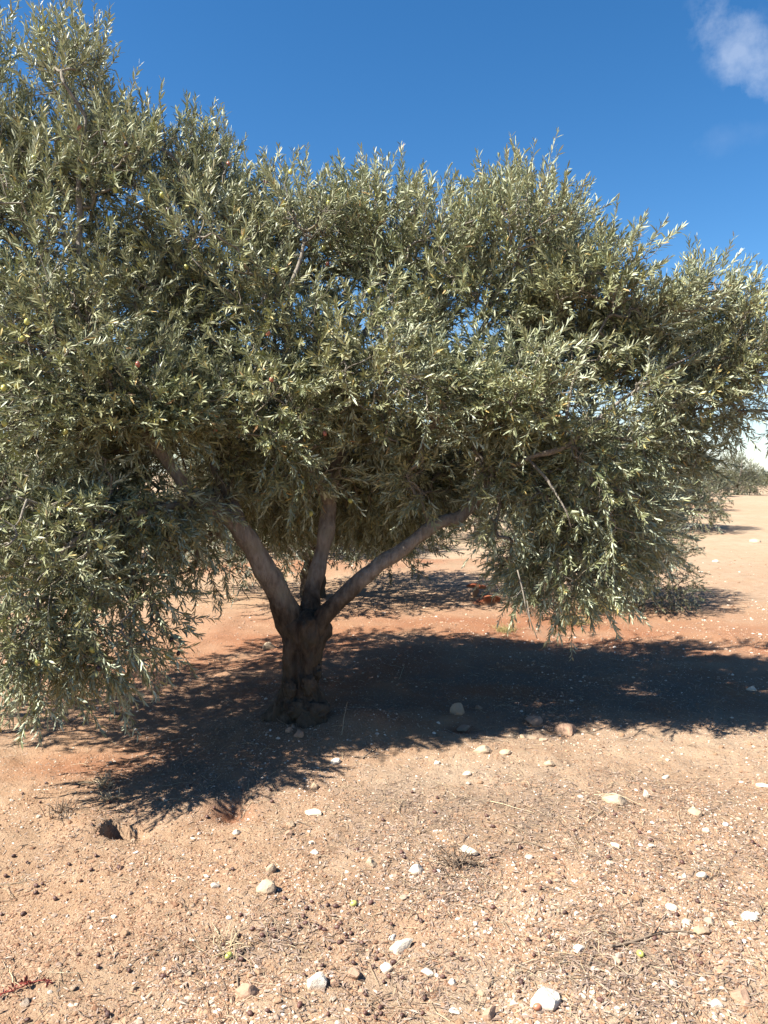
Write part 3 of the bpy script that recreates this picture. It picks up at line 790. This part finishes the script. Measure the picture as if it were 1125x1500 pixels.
# px, py of the middle, width and height in photo pixels, colour, angular, label
STONES = [
    (685, 1244, 32, 22, 'white', 1, 'jagged bright white stone on grey litter in front of the trunk'),
    (610, 1273, 22, 18, 'white', 0, 'rounded white stone just below the jagged bright white one'),
    (390, 1300, 34, 24, 'cream', 0, 'smooth cream stone on the sandy soil left of the middle'),
    (397, 1272, 14, 18, 'cream', 0, 'small upright cream stone just above the smooth cream one'),
    (590, 1385, 36, 26, 'white', 1, 'blocky white stone with a pinkish pebble at its foot'),
    (463, 1438, 32, 29, 'white', 0, 'round chalk-white stone among dark olives at the near edge'),
    (490, 1440, 16, 14, 'pink', 0, 'small pinkish stone touching the round chalk-white stone'),
    (362, 1451, 34, 24, 'pink', 0, 'dull pinkish stone beside a bent dark twig at the near edge'),
    (519, 1428, 20, 20, 'pink', 1, 'upright pinkish stone with a dark shadowed right face'),
    (804, 1463, 50, 30, 'white', 1, 'large white wedge-shaped stone with a red olive at its foot'),
    (718, 1483, 26, 24, 'pink', 1, 'squarish pinkish stone on the bottom edge with a shaded side'),
    (708, 1453, 15, 18, 'cream', 1, 'upright cream chip above the squarish pinkish stone'),
    (626, 1422, 22, 14, 'white', 1, 'flat white chip below the blocky white stone'),
    (663, 1438, 12, 12, 'white', 0, 'small white lump between two bare sandy patches'),
    (666, 1483, 16, 11, 'white', 1, 'white chip among straws on the bottom edge'),
    (566, 1419, 18, 10, 'white', 0, 'flat oblong white stone right of the upright pinkish one'),
    (575, 1373, 16, 8, 'white', 1, 'thin white chip lying against the blocky white stone'),
    (458, 1189, 22, 14, 'white', 1, 'tilted white stone below the tree shadow edge'),
    (460, 1247, 14, 10, 'white', 1, 'small white chip under the tilted white stone'),
    (346, 1219, 12, 10, 'white', 0, 'small pale stone beside the dug red hollow'),
    (492, 1115, 16, 11, 'white', 0, 'pale stone in the sun right below the trunk'),
    (462, 1151, 14, 12, 'cream', 1, 'cream stone with a dark right side above the tilted white stone'),
    (426, 1207, 14, 10, 'cream', 0, 'cream pebble, upper of a touching pair near the shade'),
    (422, 1220, 13, 8, 'pink', 0, 'pinkish pebble, lower of a touching pair near the shade'),
    (543, 1264, 18, 15, 'cream', 0, 'rounded cream stone alone on the gravel in the middle'),
    (708, 1098, 26, 14, 'cream', 0, 'loaf-shaped cream stone in the sun beyond the shadow edge'),
    (741, 1102, 18, 8, 'cream', 0, 'flat cream stone right of the loaf-shaped one'),
    (783, 1056, 24, 18, 'pink', 0, 'rounded pinkish stone on the edge of the crown shadow'),
    (831, 1069, 32, 22, 'pink', 0, 'broad pinkish cream stone at the edge of the crown shadow'),
    (774, 1079, 20, 10, 'cream', 1, 'low cream slab below the rounded pinkish stone'),
    (794, 1083, 16, 7, 'pink', 1, 'thin pinkish slab lying beside the low cream slab'),
    (805, 1118, 16, 9, 'cream', 0, 'oval cream stone below the broad pinkish cream one'),
    (685, 1133, 14, 8, 'white', 0, 'oval white stone below the loaf-shaped cream stone'),
    (641, 1117, 12, 8, 'white', 1, 'white chip left of the loaf-shaped cream stone'),
    (671, 1038, 22, 24, 'cream', 0, 'egg-shaped cream stone standing upright in dappled shade'),
    (680, 1056, 22, 10, 'pink', 0, 'pinkish stone in the hollow under the egg-shaped one'),
    (701, 1036, 11, 8, 'pink', 0, 'small pinkish pebble right of the egg-shaped stone'),
    (903, 1171, 36, 18, 'cream', 0, 'broad flat cream stone with straws lying across it'),
    (1020, 1191, 20, 11, 'cream', 0, 'oval cream stone on grey litter towards the right edge'),
    (947, 1163, 11, 15, 'white', 1, 'upright white chip beside the broad flat cream stone'),
    (976, 1138, 11, 6, 'white', 1, 'flat white chip just below the shadow lobe'),
    (848, 1391, 20, 12, 'white', 0, 'oval white stone left of the long fallen twig'),
    (1027, 1362, 26, 20, 'cream', 1, 'angular cream stone at the thin end of the long fallen twig'),
    (1008, 1351, 16, 8, 'white', 1, 'bright white chip touching the angular cream stone'),
    (985, 1330, 18, 9, 'white', 0, 'oval white stone above the long fallen twig'),
    (1029, 1283, 14, 10, 'white', 0, 'round white stone beside two black olives on grey litter'),
    (1003, 1283, 11, 8, 'white', 1, 'small white chip left of the round white stone on litter'),
    (901, 1237, 12, 12, 'white', 1, 'squarish white stone on the litter right of the middle'),
    (953, 1238, 11, 10, 'white', 1, 'pale chip right of the squarish white stone'),
    (1035, 1216, 11, 8, 'white', 0, 'small white pebble beside a curved straw'),
    (1064, 1208, 9, 7, 'white', 0, 'round pale pebble above the row of small white stones'),
    (1100, 1345, 20, 8, 'white', 0, 'flat white stone by the right edge of the gravel'),
    (1090, 1461, 28, 20, 'pink', 0, 'broad dull pinkish stone near the lower right corner'),
    (1050, 1472, 18, 14, 'white', 0, 'rounded white stone left of the broad dull pinkish one'),
    (394, 946, 20, 14, 'cream', 0, 'cream stone in a sun fleck left of the trunk'),
    (423, 1069, 10, 12, 'pink', 0, 'small pinkish stone leaning on the foot of the trunk'),
    (438, 1075, 17, 13, 'pink', 0, 'pinkish stone lying before the burr at the trunk foot'),
    (703, 861, 27, 8, 'red', 1, 'flat red clay slab lying on top of a small stone'),
    (697, 870, 9, 10, 'pink', 1, 'small stone propping up the flat red clay slab'),
    (713, 880, 42, 17, 'red', 0, 'rough red clay block in front of the propped slab'),
    (872, 862, 26, 10, 'pink', 0, 'pinkish stone on the ground behind the low right boughs'),
    (1049, 822, 10, 5, 'white', 0, 'pale stone far out on the bright clearing'),
    (1108, 793, 15, 4, 'cream', 0, 'flat pale stone far out at the right of the clearing'),
    (973, 757, 6, 3, 'white', 0, 'distant pale stone beside the dark shadow bars'),
    (1103, 1009, 14, 8, 'white', 0, 'pale stone in the sun right of the crown shadow'),
    (1118, 1150, 14, 9, 'white', 1, 'white stone on the litter at the very right edge'),
]
taken = []
for i, (px, py, w, h_, kind, ang_, lab) in enumerate(STONES):
    p = P(px, py + h_ * .3)
    sc = math.hypot(p[0], p[1]) / F
    W, Hh = w * sc, h_ * sc
    vis = Hh * .92
    o = link('stone', rock(kind, i % 6, bool(ang_)), None, (p[0], p[1] + W * .18, p[2] + vis * .12), lab, 'stone')
    o.scale = (W * .56, W * random.uniform(.42, .56), max(vis * .60, W * .26))
    o.rotation_euler = (random.uniform(-.15, .15), random.uniform(-.15, .15), random.uniform(-.5, .5))
    taken.append((p[0], p[1], W * .6))
# the slab rests on its little stone
for o in COL.objects:
    if o.get('label') == 'flat red clay slab lying on top of a small stone':
        q = P(700, 874); o.location = (q[0], q[1] + .03, q[2] + .125); o.scale = (.15, .12, .035); o.rotation_euler = (0, .05, .1)
    if o.get('label') == 'small stone propping up the flat red clay slab':
        q = P(697, 875); o.location = (q[0], q[1] + .04, q[2] + .045); o.scale = (.055, .06, .065)

def free(x, y, r):
    return all((x - a) ** 2 + (y - b) ** 2 > (c + r) ** 2 for a, b, c in taken)

def scatter_px(n, ylo, yhi, r, wfun=None):
    """ground points, denser near the viewer"""
    out = []
    while len(out) < n:
        px = r.uniform(-40, 1165); py = ylo + (yhi - ylo) * r.random()
        x, y = ground_xy(px, py)
        if wfun is None or r.random() < wfun(px, py, x, y): out.append((x, y))
    return np.array(out)

# loose pebbles one could count
r1 = np.random.default_rng(31)
def wpeb(px, py, x, y):
    w = 0.25 + 0.75 * min(max((px - 250) / 350, 0), 1)
    return w * (0.5 + 0.5 * float(noise2(np.array([x]), np.array([y]), .3, 55)[0]))
pts = scatter_px(330, 1070, 1500, r1, wpeb)
k = 0
for x, y in pts:
    s = float(r1.lognormal(math.log(.0078), .33))
    if not free(x, y, s) or k >= 230: continue
    k += 1
    o = link('pebble', rock('pebble', k % 5, k % 2 == 0), None, (x, y, H1(x, y) + s * .25), 'small pale pebble half sunk in the reddish soil among finer gravel', 'pebble', 'small pebbles strewn over the soil')
    o.scale = (s * r1.uniform(.9, 1.4), s * r1.uniform(.8, 1.2), s * r1.uniform(.55, .85)); o.rotation_euler = (0, 0, r1.uniform(0, 6.28))
    taken.append((x, y, s))

# fallen olives
DRY = [olive_mesh(M['olive_dry'], (.0078, .0078, .0105), 40 + i * 3, .16) for i in range(4)]
r2 = np.random.default_rng(47)
def wol(px, py, x, y):
    w = 0.12
    for cx, cy, sx, sy, a in ((1000, 1230, 160, 60, 1), (480, 1360, 130, 60, 1), (600, 1400, 130, 80, .6), (60, 1310, 90, 50, .3), (200, 1420, 60, 30, .7), (760, 1350, 150, 70, .55), (1000, 1350, 150, 80, .6), (540, 1460, 60, 30, .7)):
        w = max(w, a * math.exp(-((px - cx) / sx) ** 2 - ((py - cy) / sy) ** 2))
    return w
k = 0
for x, y in scatter_px(330, 1130, 1500, r2, wol):
    if not free(x, y, .009) or k >= 180: continue
    k += 1
    o = link('fallen_olive', DRY[k % 4], None, (x, y, H1(x, y) + .0058), 'shrivelled dark brown olive fallen on the reddish soil', 'olive', 'dark olives fallen under the tree')
    o.rotation_euler = (1.57 + r2.normal(0, .2), 0, r2.uniform(0, 6.28)); s = r2.uniform(.6, 1.0); o.scale = (s, s, s)
    taken.append((x, y, .008))
for px, py, mk, lab in ((518, 1327, 0, 'yellow-green olive on the litter above a white fleck of stone'), (335, 1404, 0, 'yellow-green olive beside a straw in the lower left'),
                        (938, 1401, 0, 'pale yellow olive below the long fallen twig'), (787, 1479, 1, 'plump dark red olive at the foot of the white wedge-shaped stone')):
    q = P(px, py)
    o = link('fallen_olive', OM[mk], None, q + np.array([0, 0, .009]), lab, 'olive')
    o.rotation_euler = (1.4, .2, random.uniform(0, 3)); o.scale = (.85,) * 3
    taken.append((q[0], q[1], .012))

# ------------------------------------------------------------------ fallen twigs, straws, weeds
def ground_twig(pxs, rad, mat, label, name='fallen_twig', lift=.006, forks=(), cat='twig', rend=.4):
    pts = [P(a, b) + np.array([0, 0, lift + (c[0] if c else 0)]) for a, b, *c in pxs]
    q, rr = resample(pts, np.linspace(rad, rad * rend, len(pts)), .015)
    q = q + np.stack([vnoise(q, .05, 81), vnoise(q, .05, 82), vnoise(q, .05, 83) * .5], 1) * .004
    tb = Tubes(); tb.path(q, rr, 8, .2, 84)
    for f_, dx, dy, dz, n_ in forks:
        b = q[int(f_ * (len(q) - 1))]
        e = b + np.array([dx, dy, dz])
        s_, sr = resample([b, (b + e) / 2 + np.array([.004, .003, .006]), e], [rad * .5, rad * .4, rad * .2], .01)
        tb.path(s_, sr, 6, .2, 85)
    return link(name, tb.mesh(name, mat), None, None, label, cat)
ground_twig([(893, 1394, .012), (905, 1388), (935, 1380), (965, 1370), (992, 1366), (1020, 1370)], .0055, M['sprig'], 'long bent grey-brown twig lying on the gravel at the lower right', forks=((.55, .01, .0, .05, 0), (.6, .03, .01, .04, 0), (.12, .09, .006, .004, 0)))
ground_twig([(738, 1352), (752, 1372), (768, 1392), (784, 1412)], .0022, M['sprig'], 'thin straight dark twig slanting across the bare sandy patch')
ground_twig([(795, 1392), (806, 1382), (823, 1372)], .003, M['sprig'], 'short dark twig right of the bare sandy patch', forks=((.4, .0, .01, .02, 0),))
ground_twig([(861, 1416), (867, 1406), (869, 1395)], .0035, M['sprig'], 'short stubby twig beside the oval white stone')
ground_twig([(532, 1112), (545, 1100), (558, 1093), (582, 1082)], .0045, M['sprig'], 'dark curved twig on the sunlit soil right of the trunk foot')
ground_twig([(518, 1110), (540, 1110), (572, 1108)], .0035, M['sprig'], 'straight dark twig just below the curved one near the trunk', forks=((.5, .05, .03, .01, 0),))
ground_twig([(347, 1432), (348, 1446), (350, 1462)], .003, M['sprig'], 'bent dark twig beside the dull pinkish stone', forks=((.1, .045, .012, .01, 0),))
ground_twig([(590, 1175), (585, 1190), (596, 1205), (612, 1225)], .0028, M['sprig'], 'thin forked dark twig on the litter below the gravel band', forks=((.1, .05, .02, .02, 0), (.2, .03, -.01, .02, 0)))
ground_twig([(718, 1175), (745, 1182), (782, 1192)], .0026, M['straw'], 'pale straight straw on the grey litter in the middle', 'straw', cat='straw')
ground_twig([(870, 1172, .02), (905, 1176, .03), (945, 1184)], .0028, M['straw'], 'pale straw lying across the broad flat cream stone', 'straw', cat='straw')
ground_twig([(862, 1205), (878, 1193), (888, 1186)], .0025, M['straw'], 'short pale straw below the broad flat cream stone', 'straw', cat='straw')
ground_twig([(312, 1404), (335, 1396), (358, 1386)], .0028, M['straw'], 'pale straw beside the yellow-green olive at lower left', 'straw', cat='straw')
ground_twig([(382, 1052), (394, 1047), (408, 1060), (424, 1068)], .0028, M['sprig'], 'thin grey twig leaning at the left of the trunk foot', lift=.02)
ground_twig([(0, 1296), (25, 1296), (40, 1292), (48, 1288)], .0025, M['sprig'], 'thin dark twig on the sandy soil at the left edge')
ground_twig([(18, 1450), (20, 1436), (16, 1424), (28, 1412)], .0022, M['straw'], 'small hooked pale straw standing by the red weed', 'straw', lift=.01, cat='straw')
ground_twig([(640, 1243), (670, 1241), (680, 1240)], .0022, M['sprig'], 'thin dark twig left of the jagged bright white stone')
ground_twig([(738, 1236), (775, 1236), (808, 1248)], .0026, M['sprig'], 'long thin dark twig right of the jagged bright white stone', forks=((.4, .06, -.05, .004, 0),))
ground_twig([(585, 995), (592, 975), (600, 958)], .002, M['straw'], 'thin dry stalk standing in the shade right of the trunk', 'straw', cat='straw', lift=.0)
ground_twig([(500, 1078), (505, 1066, .05), (509, 1058, .1)], .0022, M['straw'], 'short pale stalk standing up beside the trunk foot', 'straw', cat='straw', lift=.0)

def weed(px, py, label, n, size, mat, seed, spread=.3, name='weed'):
    """a tuft of thin blades rising from one point"""
    r = np.random.default_rng(seed)
    q = P(px, py)
    tb = Tubes()
    for _ in range(n):
        a = r.uniform(0, 6.28); el = r.uniform(.3, 1.2); ln = size * r.uniform(.5, 1.1)
        b = np.array([*(r.normal(0, 1, 2) * spread * size * min(.55, .55)), 0])
        d = np.array([math.cos(a) * math.cos(el), math.sin(a) * math.cos(el), math.sin(el)])
        pp, rr = resample([b, b + d * ln * .5, b + d * ln + np.array([0, 0, -ln * .2])], [.0016 + size * .005, .0013 + size * .003, .0005], ln / 5)
        tb.path(pp, rr, 4, 0)
    return link(name, tb.mesh(name, mat), None, q, label, 'weed')
weed(880, 895, 'tuft of dry yellow grass in the sun under the low right boughs', 150, .34, M['greengrass'], 3, .8, 'grass_tuft')
weed(835, 915, 'thin yellowing grass tuft beside the bare hanging twig', 90, .24, M['greengrass'], 4, .6, 'grass_tuft')
weed(740, 925, 'low yellow-green grass patch in a sun fleck under the tree', 110, .11, M['greengrass'], 5, 1.0, 'grass_tuft')
weed(150, 1150, 'grey dry weed beside the shadow tip above the burrow', 40, .09, M['straw'], 6, .5)
weed(95, 1190, 'flattened grey dead weed left of the burrow', 45, .09, M['sprig'], 7, .7)
weed(670, 1265, 'tangle of grey dry stems below the jagged bright white stone', 70, .10, M['sprig'], 8, .7)
weed(160, 1172, 'small dry grass tuft on the upper lip of the burrow', 30, .07, M['straw'], 9, .5)
weed(330, 1385, 'mat of dry stems left of the yellow-green olive', 30, .08, M['straw'], 10, .8)

# creeping red weed, lower left
def red_weed():
    r = np.random.default_rng(12)
    tb = Tubes()
    q0 = P(0, 1462)
    pts = [P(a, b) - q0 + np.array([0, 0, .008]) for a, b in ((-10, 1462), (15, 1456), (35, 1448), (58, 1440), (76, 1440))]
    q, rr = resample(pts, [.002] * 5, .012); tb.path(q, rr, 5)
    V, tri, quad = build_leaves(q, nrm(r.normal(0, 1, q.shape) + np.array([0, 0, .6])), np.full(len(q), .02), np.zeros(len(q)), 2, .016, .5, r)
    a = np.concatenate(tb.v); n0 = len(a)
    me = mesh_np('red_weed', np.concatenate([a, V]), [np.concatenate(tb.q), np.concatenate(tb.t), tri + n0, quad + n0], M['redleaf'])
    link('weed', me, None, q0, 'creeping red-leaved weed on the soil in the lower left corner', 'weed')
red_weed()

# ------------------------------------------------------------------ what nobody could count: gravel, litter, straw
def gravel(n, seed, name='gravel', mat='gravel', size=.0030, even=False):
    r = np.random.default_rng(seed)
    v, f = ICO1
    px = r.uniform(-60, 1185, n); py = 800 + 715 * r.random(n) ** .7
    xy = np.array([ground_xy(a, b) for a, b in zip(px, py)])
    keep = r.random(n) < np.clip(.30 + .55 * (px - 150) / 500 + .35 * noise2(xy[:, 0], xy[:, 1], .25, 57), 0.12, 1) * np.clip(.62 + .8 * noise2(xy[:, 0], xy[:, 1], .55, 58) + .5 * noise2(xy[:, 0], xy[:, 1], .18, 59), .08, 1)
    if even: keep = r.random(n) < np.clip(.45 + .7 * noise2(xy[:, 0], xy[:, 1], .5, 64) + .7 * noise2(xy[:, 0], xy[:, 1], .16, 65), .06, 1)
    xy = xy[keep]; n = len(xy)
    s = np.clip(r.lognormal(math.log(size), .5, n), .0016, .011) * np.clip(xy[:, 1] / 4.2, 1, 2.2)
    z = height(xy[:, 0], xy[:, 1]) - s * .05
    jit = 1 + r.normal(0, .16, (n, len(v)))
    ax = r.uniform(.65, 1.4, (n, 1, 3)) * np.array([1, 1, .75])
    a = r.uniform(0, 6.28, n); ca, sa = np.cos(a)[:, None], np.sin(a)[:, None]
    pv = v[None] * jit[:, :, None] * ax * s[:, None, None]
    x_ = pv[:, :, 0] * ca - pv[:, :, 1] * sa; y_ = pv[:, :, 0] * sa + pv[:, :, 1] * ca
    Vv = np.stack([x_ + xy[:, :1], y_ + xy[:, 1:], pv[:, :, 2] + z[:, None]], 2).reshape(-1, 3)
    ff = (f[None] + (np.arange(n) * len(v))[:, None, None]).reshape(-1, 3)
    return mesh_np(name, Vv, [ff], M[mat], smooth=False)
link('gravel', gravel(95000, 61), kind='stuff', label='fine reddish and pale gravel and soil crumbs')

link('soil_crumbs', gravel(110000, 69, 'soil_crumbs', 'crumb', .0024, True), kind='stuff', label='small crumbs and clods of dry reddish soil')

def litter(n, seed):
    r = np.random.default_rng(seed)
    px = r.uniform(-60, 1185, n); py = 830 + 690 * r.random(n) ** .75
    xy = np.array([ground_xy(a, b) for a, b in zip(px, py)])
    la = litter_amount(xy[:, 0], xy[:, 1])
    keep = r.random(n) < np.clip(la * 1.3 + .06, 0, 1)
    xy = xy[keep]; n = len(xy)
    z = height(xy[:, 0], xy[:, 1]) + r.uniform(.001, .008, n)
    a = r.uniform(0, 6.28, n)
    l = nrm(np.stack([np.cos(a), np.sin(a), r.normal(0.02, .16, n)], 1))
    up = nrm(np.array([0, 0, 1.]) + r.normal(0, .35, (n, 3)))
    w = nrm(np.cross(up, l)); nor = np.cross(l, w)
    ln = r.uniform(.012, .036, n); hw = ln * r.uniform(.045, .085, n)
    b = np.stack([xy[:, 0], xy[:, 1], z], 1)
    c = r.normal(0, .12, n)
    def pt(s, sd, lf): return b + l * (ln * (s - .5))[:, None] + w * (hw * sd)[:, None] + nor * (ln * c * s * s + hw * lf)[:, None]
    V = np.stack([pt(0, 0, 0), pt(.4, 1, .4), pt(.4, -1, .4), pt(.72, .8, .3), pt(.72, -.8, .3), pt(1, 0, 0)], 1).reshape(-1, 3)
    k = np.arange(n)[:, None] * 6
    return mesh_np('leaf_litter', V, [np.concatenate([k + [[0, 1, 2]], k + [[3, 5, 4]]]), k + [[1, 3, 4, 2]]], M['litter'])
link('leaf_litter', litter(60000, 63), kind='stuff', label='thin grey-brown dead olive leaves and litter under the tree')

def straws(n, seed, mat, name, lo, hi, rad):
    r = np.random.default_rng(seed)
    px = r.uniform(-60, 1185, n); py = 800 + 710 * r.random(n) ** .7
    xy = np.array([ground_xy(a, b) for a, b in zip(px, py)])
    keep = r.random(n) < np.clip(litter_amount(xy[:, 0], xy[:, 1]) + .12, 0, 1)
    xy = xy[keep]; n = len(xy)
    a = r.uniform(0, 6.28, n); ln = r.uniform(lo, hi, n)
    d = np.stack([np.cos(a), np.sin(a)], 1)
    p0 = xy - d * ln[:, None] / 2; p2 = xy + d * ln[:, None] / 2
    p1 = xy + np.stack([-d[:, 1], d[:, 0]], 1) * (ln * r.normal(0, .12, n))[:, None]
    mk = lambda p, e: np.concatenate([p, (height(p[:, 0], p[:, 1]) + e)[:, None]], 1)
    A, B, C = mk(p0, .002), mk(p1, .006 + r.random(n) * .01), mk(p2, .002 + r.random(n) * r.random(n) * .03)
    tb = Tubes(); rr = rad * r.uniform(.6, 1.3, n)
    tb.edges(A, B, rr, rr, 3); tb.edges(B, C, rr, rr * .6, 3)
    return mesh_np(name, np.concatenate(tb.v), [np.concatenate(tb.q)], mat)
link('dry_grass', straws(3600, 65, M['straw'], 'dry_grass', .03, .12, .0010), kind='stuff', label='pale dry straws lying scattered over the soil')
link('twig_litter', straws(2600, 67, M['sprig'], 'twig_litter', .02, .09, .0013), kind='stuff', label='thin dark broken twigs scattered over the soil')

# ------------------------------------------------------------------ sky, sun, camera
sd = bpy.data.lights.new('sun', 'SUN'); sd.energy = 5.0; sd.angle = R(0.5); sd.color = (1.0, 0.95, 0.86)
so = bpy.data.objects.new('sun', sd); COL.objects.link(so)
import mathutils
so.rotation_euler = mathutils.Vector(tdir).to_track_quat('-Z', 'Y').to_euler()
so.location = (-10, 5, 12)

w = bpy.data.worlds.new('World'); scene.world = w; w.use_nodes = True
nt = w.node_tree; nt.nodes.clear(); t = NT(nt)
sky = t.n('ShaderNodeTexSky', sky_type='NISHITA'); sky.sun_disc = False
sky.sun_elevation = R(SUN_EL)
sdir = -tdir
sky.sun_rotation = math.atan2(sdir[0], sdir[1])
sky.altitude = 600; sky.air_density = 1.0; sky.dust_density = 0.35; sky.ozone_density = 3.0
tc = t.n('ShaderNodeTexCoord'); gen = tc.outputs['Generated']
def dir_of(px, py): return nrm(ray(px, py)[None])[0]
def wisp(px, py, sc, rx, ry, tilt):
    d = dir_of(px, py)
    mp = t.n('ShaderNodeMapping'); mp.vector_type = 'TEXTURE'
    mp.inputs['Location'].default_value = tuple(d); mp.inputs['Scale'].default_value = (rx, 1.0, ry); mp.inputs['Rotation'].default_value = (0, tilt, 0)
    t.l(gen, mp.inputs[0])
    ln = t.n('ShaderNodeVectorMath', operation='LENGTH'); t.l(mp.outputs[0], ln.inputs[0])
    fall = t.math('SUBTRACT', 1.0, ln.outputs['Value'], True)
    n = t.noise(gen, sc, 9, .62)
    return t.math('MULTIPLY', t.math('MULTIPLY', fall, 3.0, True), t.ramp(t.math('SUBTRACT', t.math('ADD', n, t.math('MULTIPLY', fall, .35)), .52, True), [(0.0, 0.0), (0.1, .3), (0.34, 1.0)]))
cl = t.math('MAXIMUM', wisp(1092, 80, 21, .088, .033, .75), t.math('MULTIPLY', wisp(1060, 205, 16, .05, .02, 0), .14))
sepd = t.n('ShaderNodeSeparateXYZ'); t.l(gen, sepd.inputs[0])
mpl = t.n('ShaderNodeMapping'); mpl.inputs['Scale'].default_value = (1, 1, 3.2); t.l(gen, mpl.inputs[0])
low = t.math('MULTIPLY', t.ramp(sepd.outputs[2], [(0.0, 1.0), (0.06, .8), (0.20, 0.0)]), t.ramp(t.noise(mpl.outputs[0], 4.5, 8, .6), [(0.38, .15), (0.62, 1.0)]))
cloud = t.math('MAXIMUM', t.math('MULTIPLY', cl, .30), t.math('MULTIPLY', low, .6))
hs = t.n('ShaderNodeHueSaturation', i_Saturation=1.30, i_Value=1.05); t.l(sky.outputs[0], hs.inputs['Color'])
col = t.mix(cloud, hs.outputs[0], (6.4, 6.8, 7.4))
bg = t.n('ShaderNodeBackground', i_Strength=0.05)
t.l(col, bg.inputs[0])
o = t.n('ShaderNodeOutputWorld'); t.l(bg.outputs[0], o.inputs[0])

cam = bpy.data.cameras.new('camera'); co = bpy.data.objects.new('camera', cam); COL.objects.link(co)
cam.sensor_fit = 'VERTICAL'; cam.sensor_height = 36; cam.sensor_width = 27; cam.lens = 36 * F / 1500
cam.clip_start = .05; cam.clip_end = 6000
co.location = (0, 0, CAMH); co.rotation_euler = (math.pi / 2 - PITCH, 0, 0)
scene.camera = co
scene.view_settings.view_transform = 'Standard'; scene.view_settings.look = 'None'
scene.view_settings.exposure = 1.75; scene.view_settings.gamma = 1
scene.cycles.max_bounces = 6; scene.cycles.diffuse_bounces = 3; scene.cycles.transmission_bounces = 3
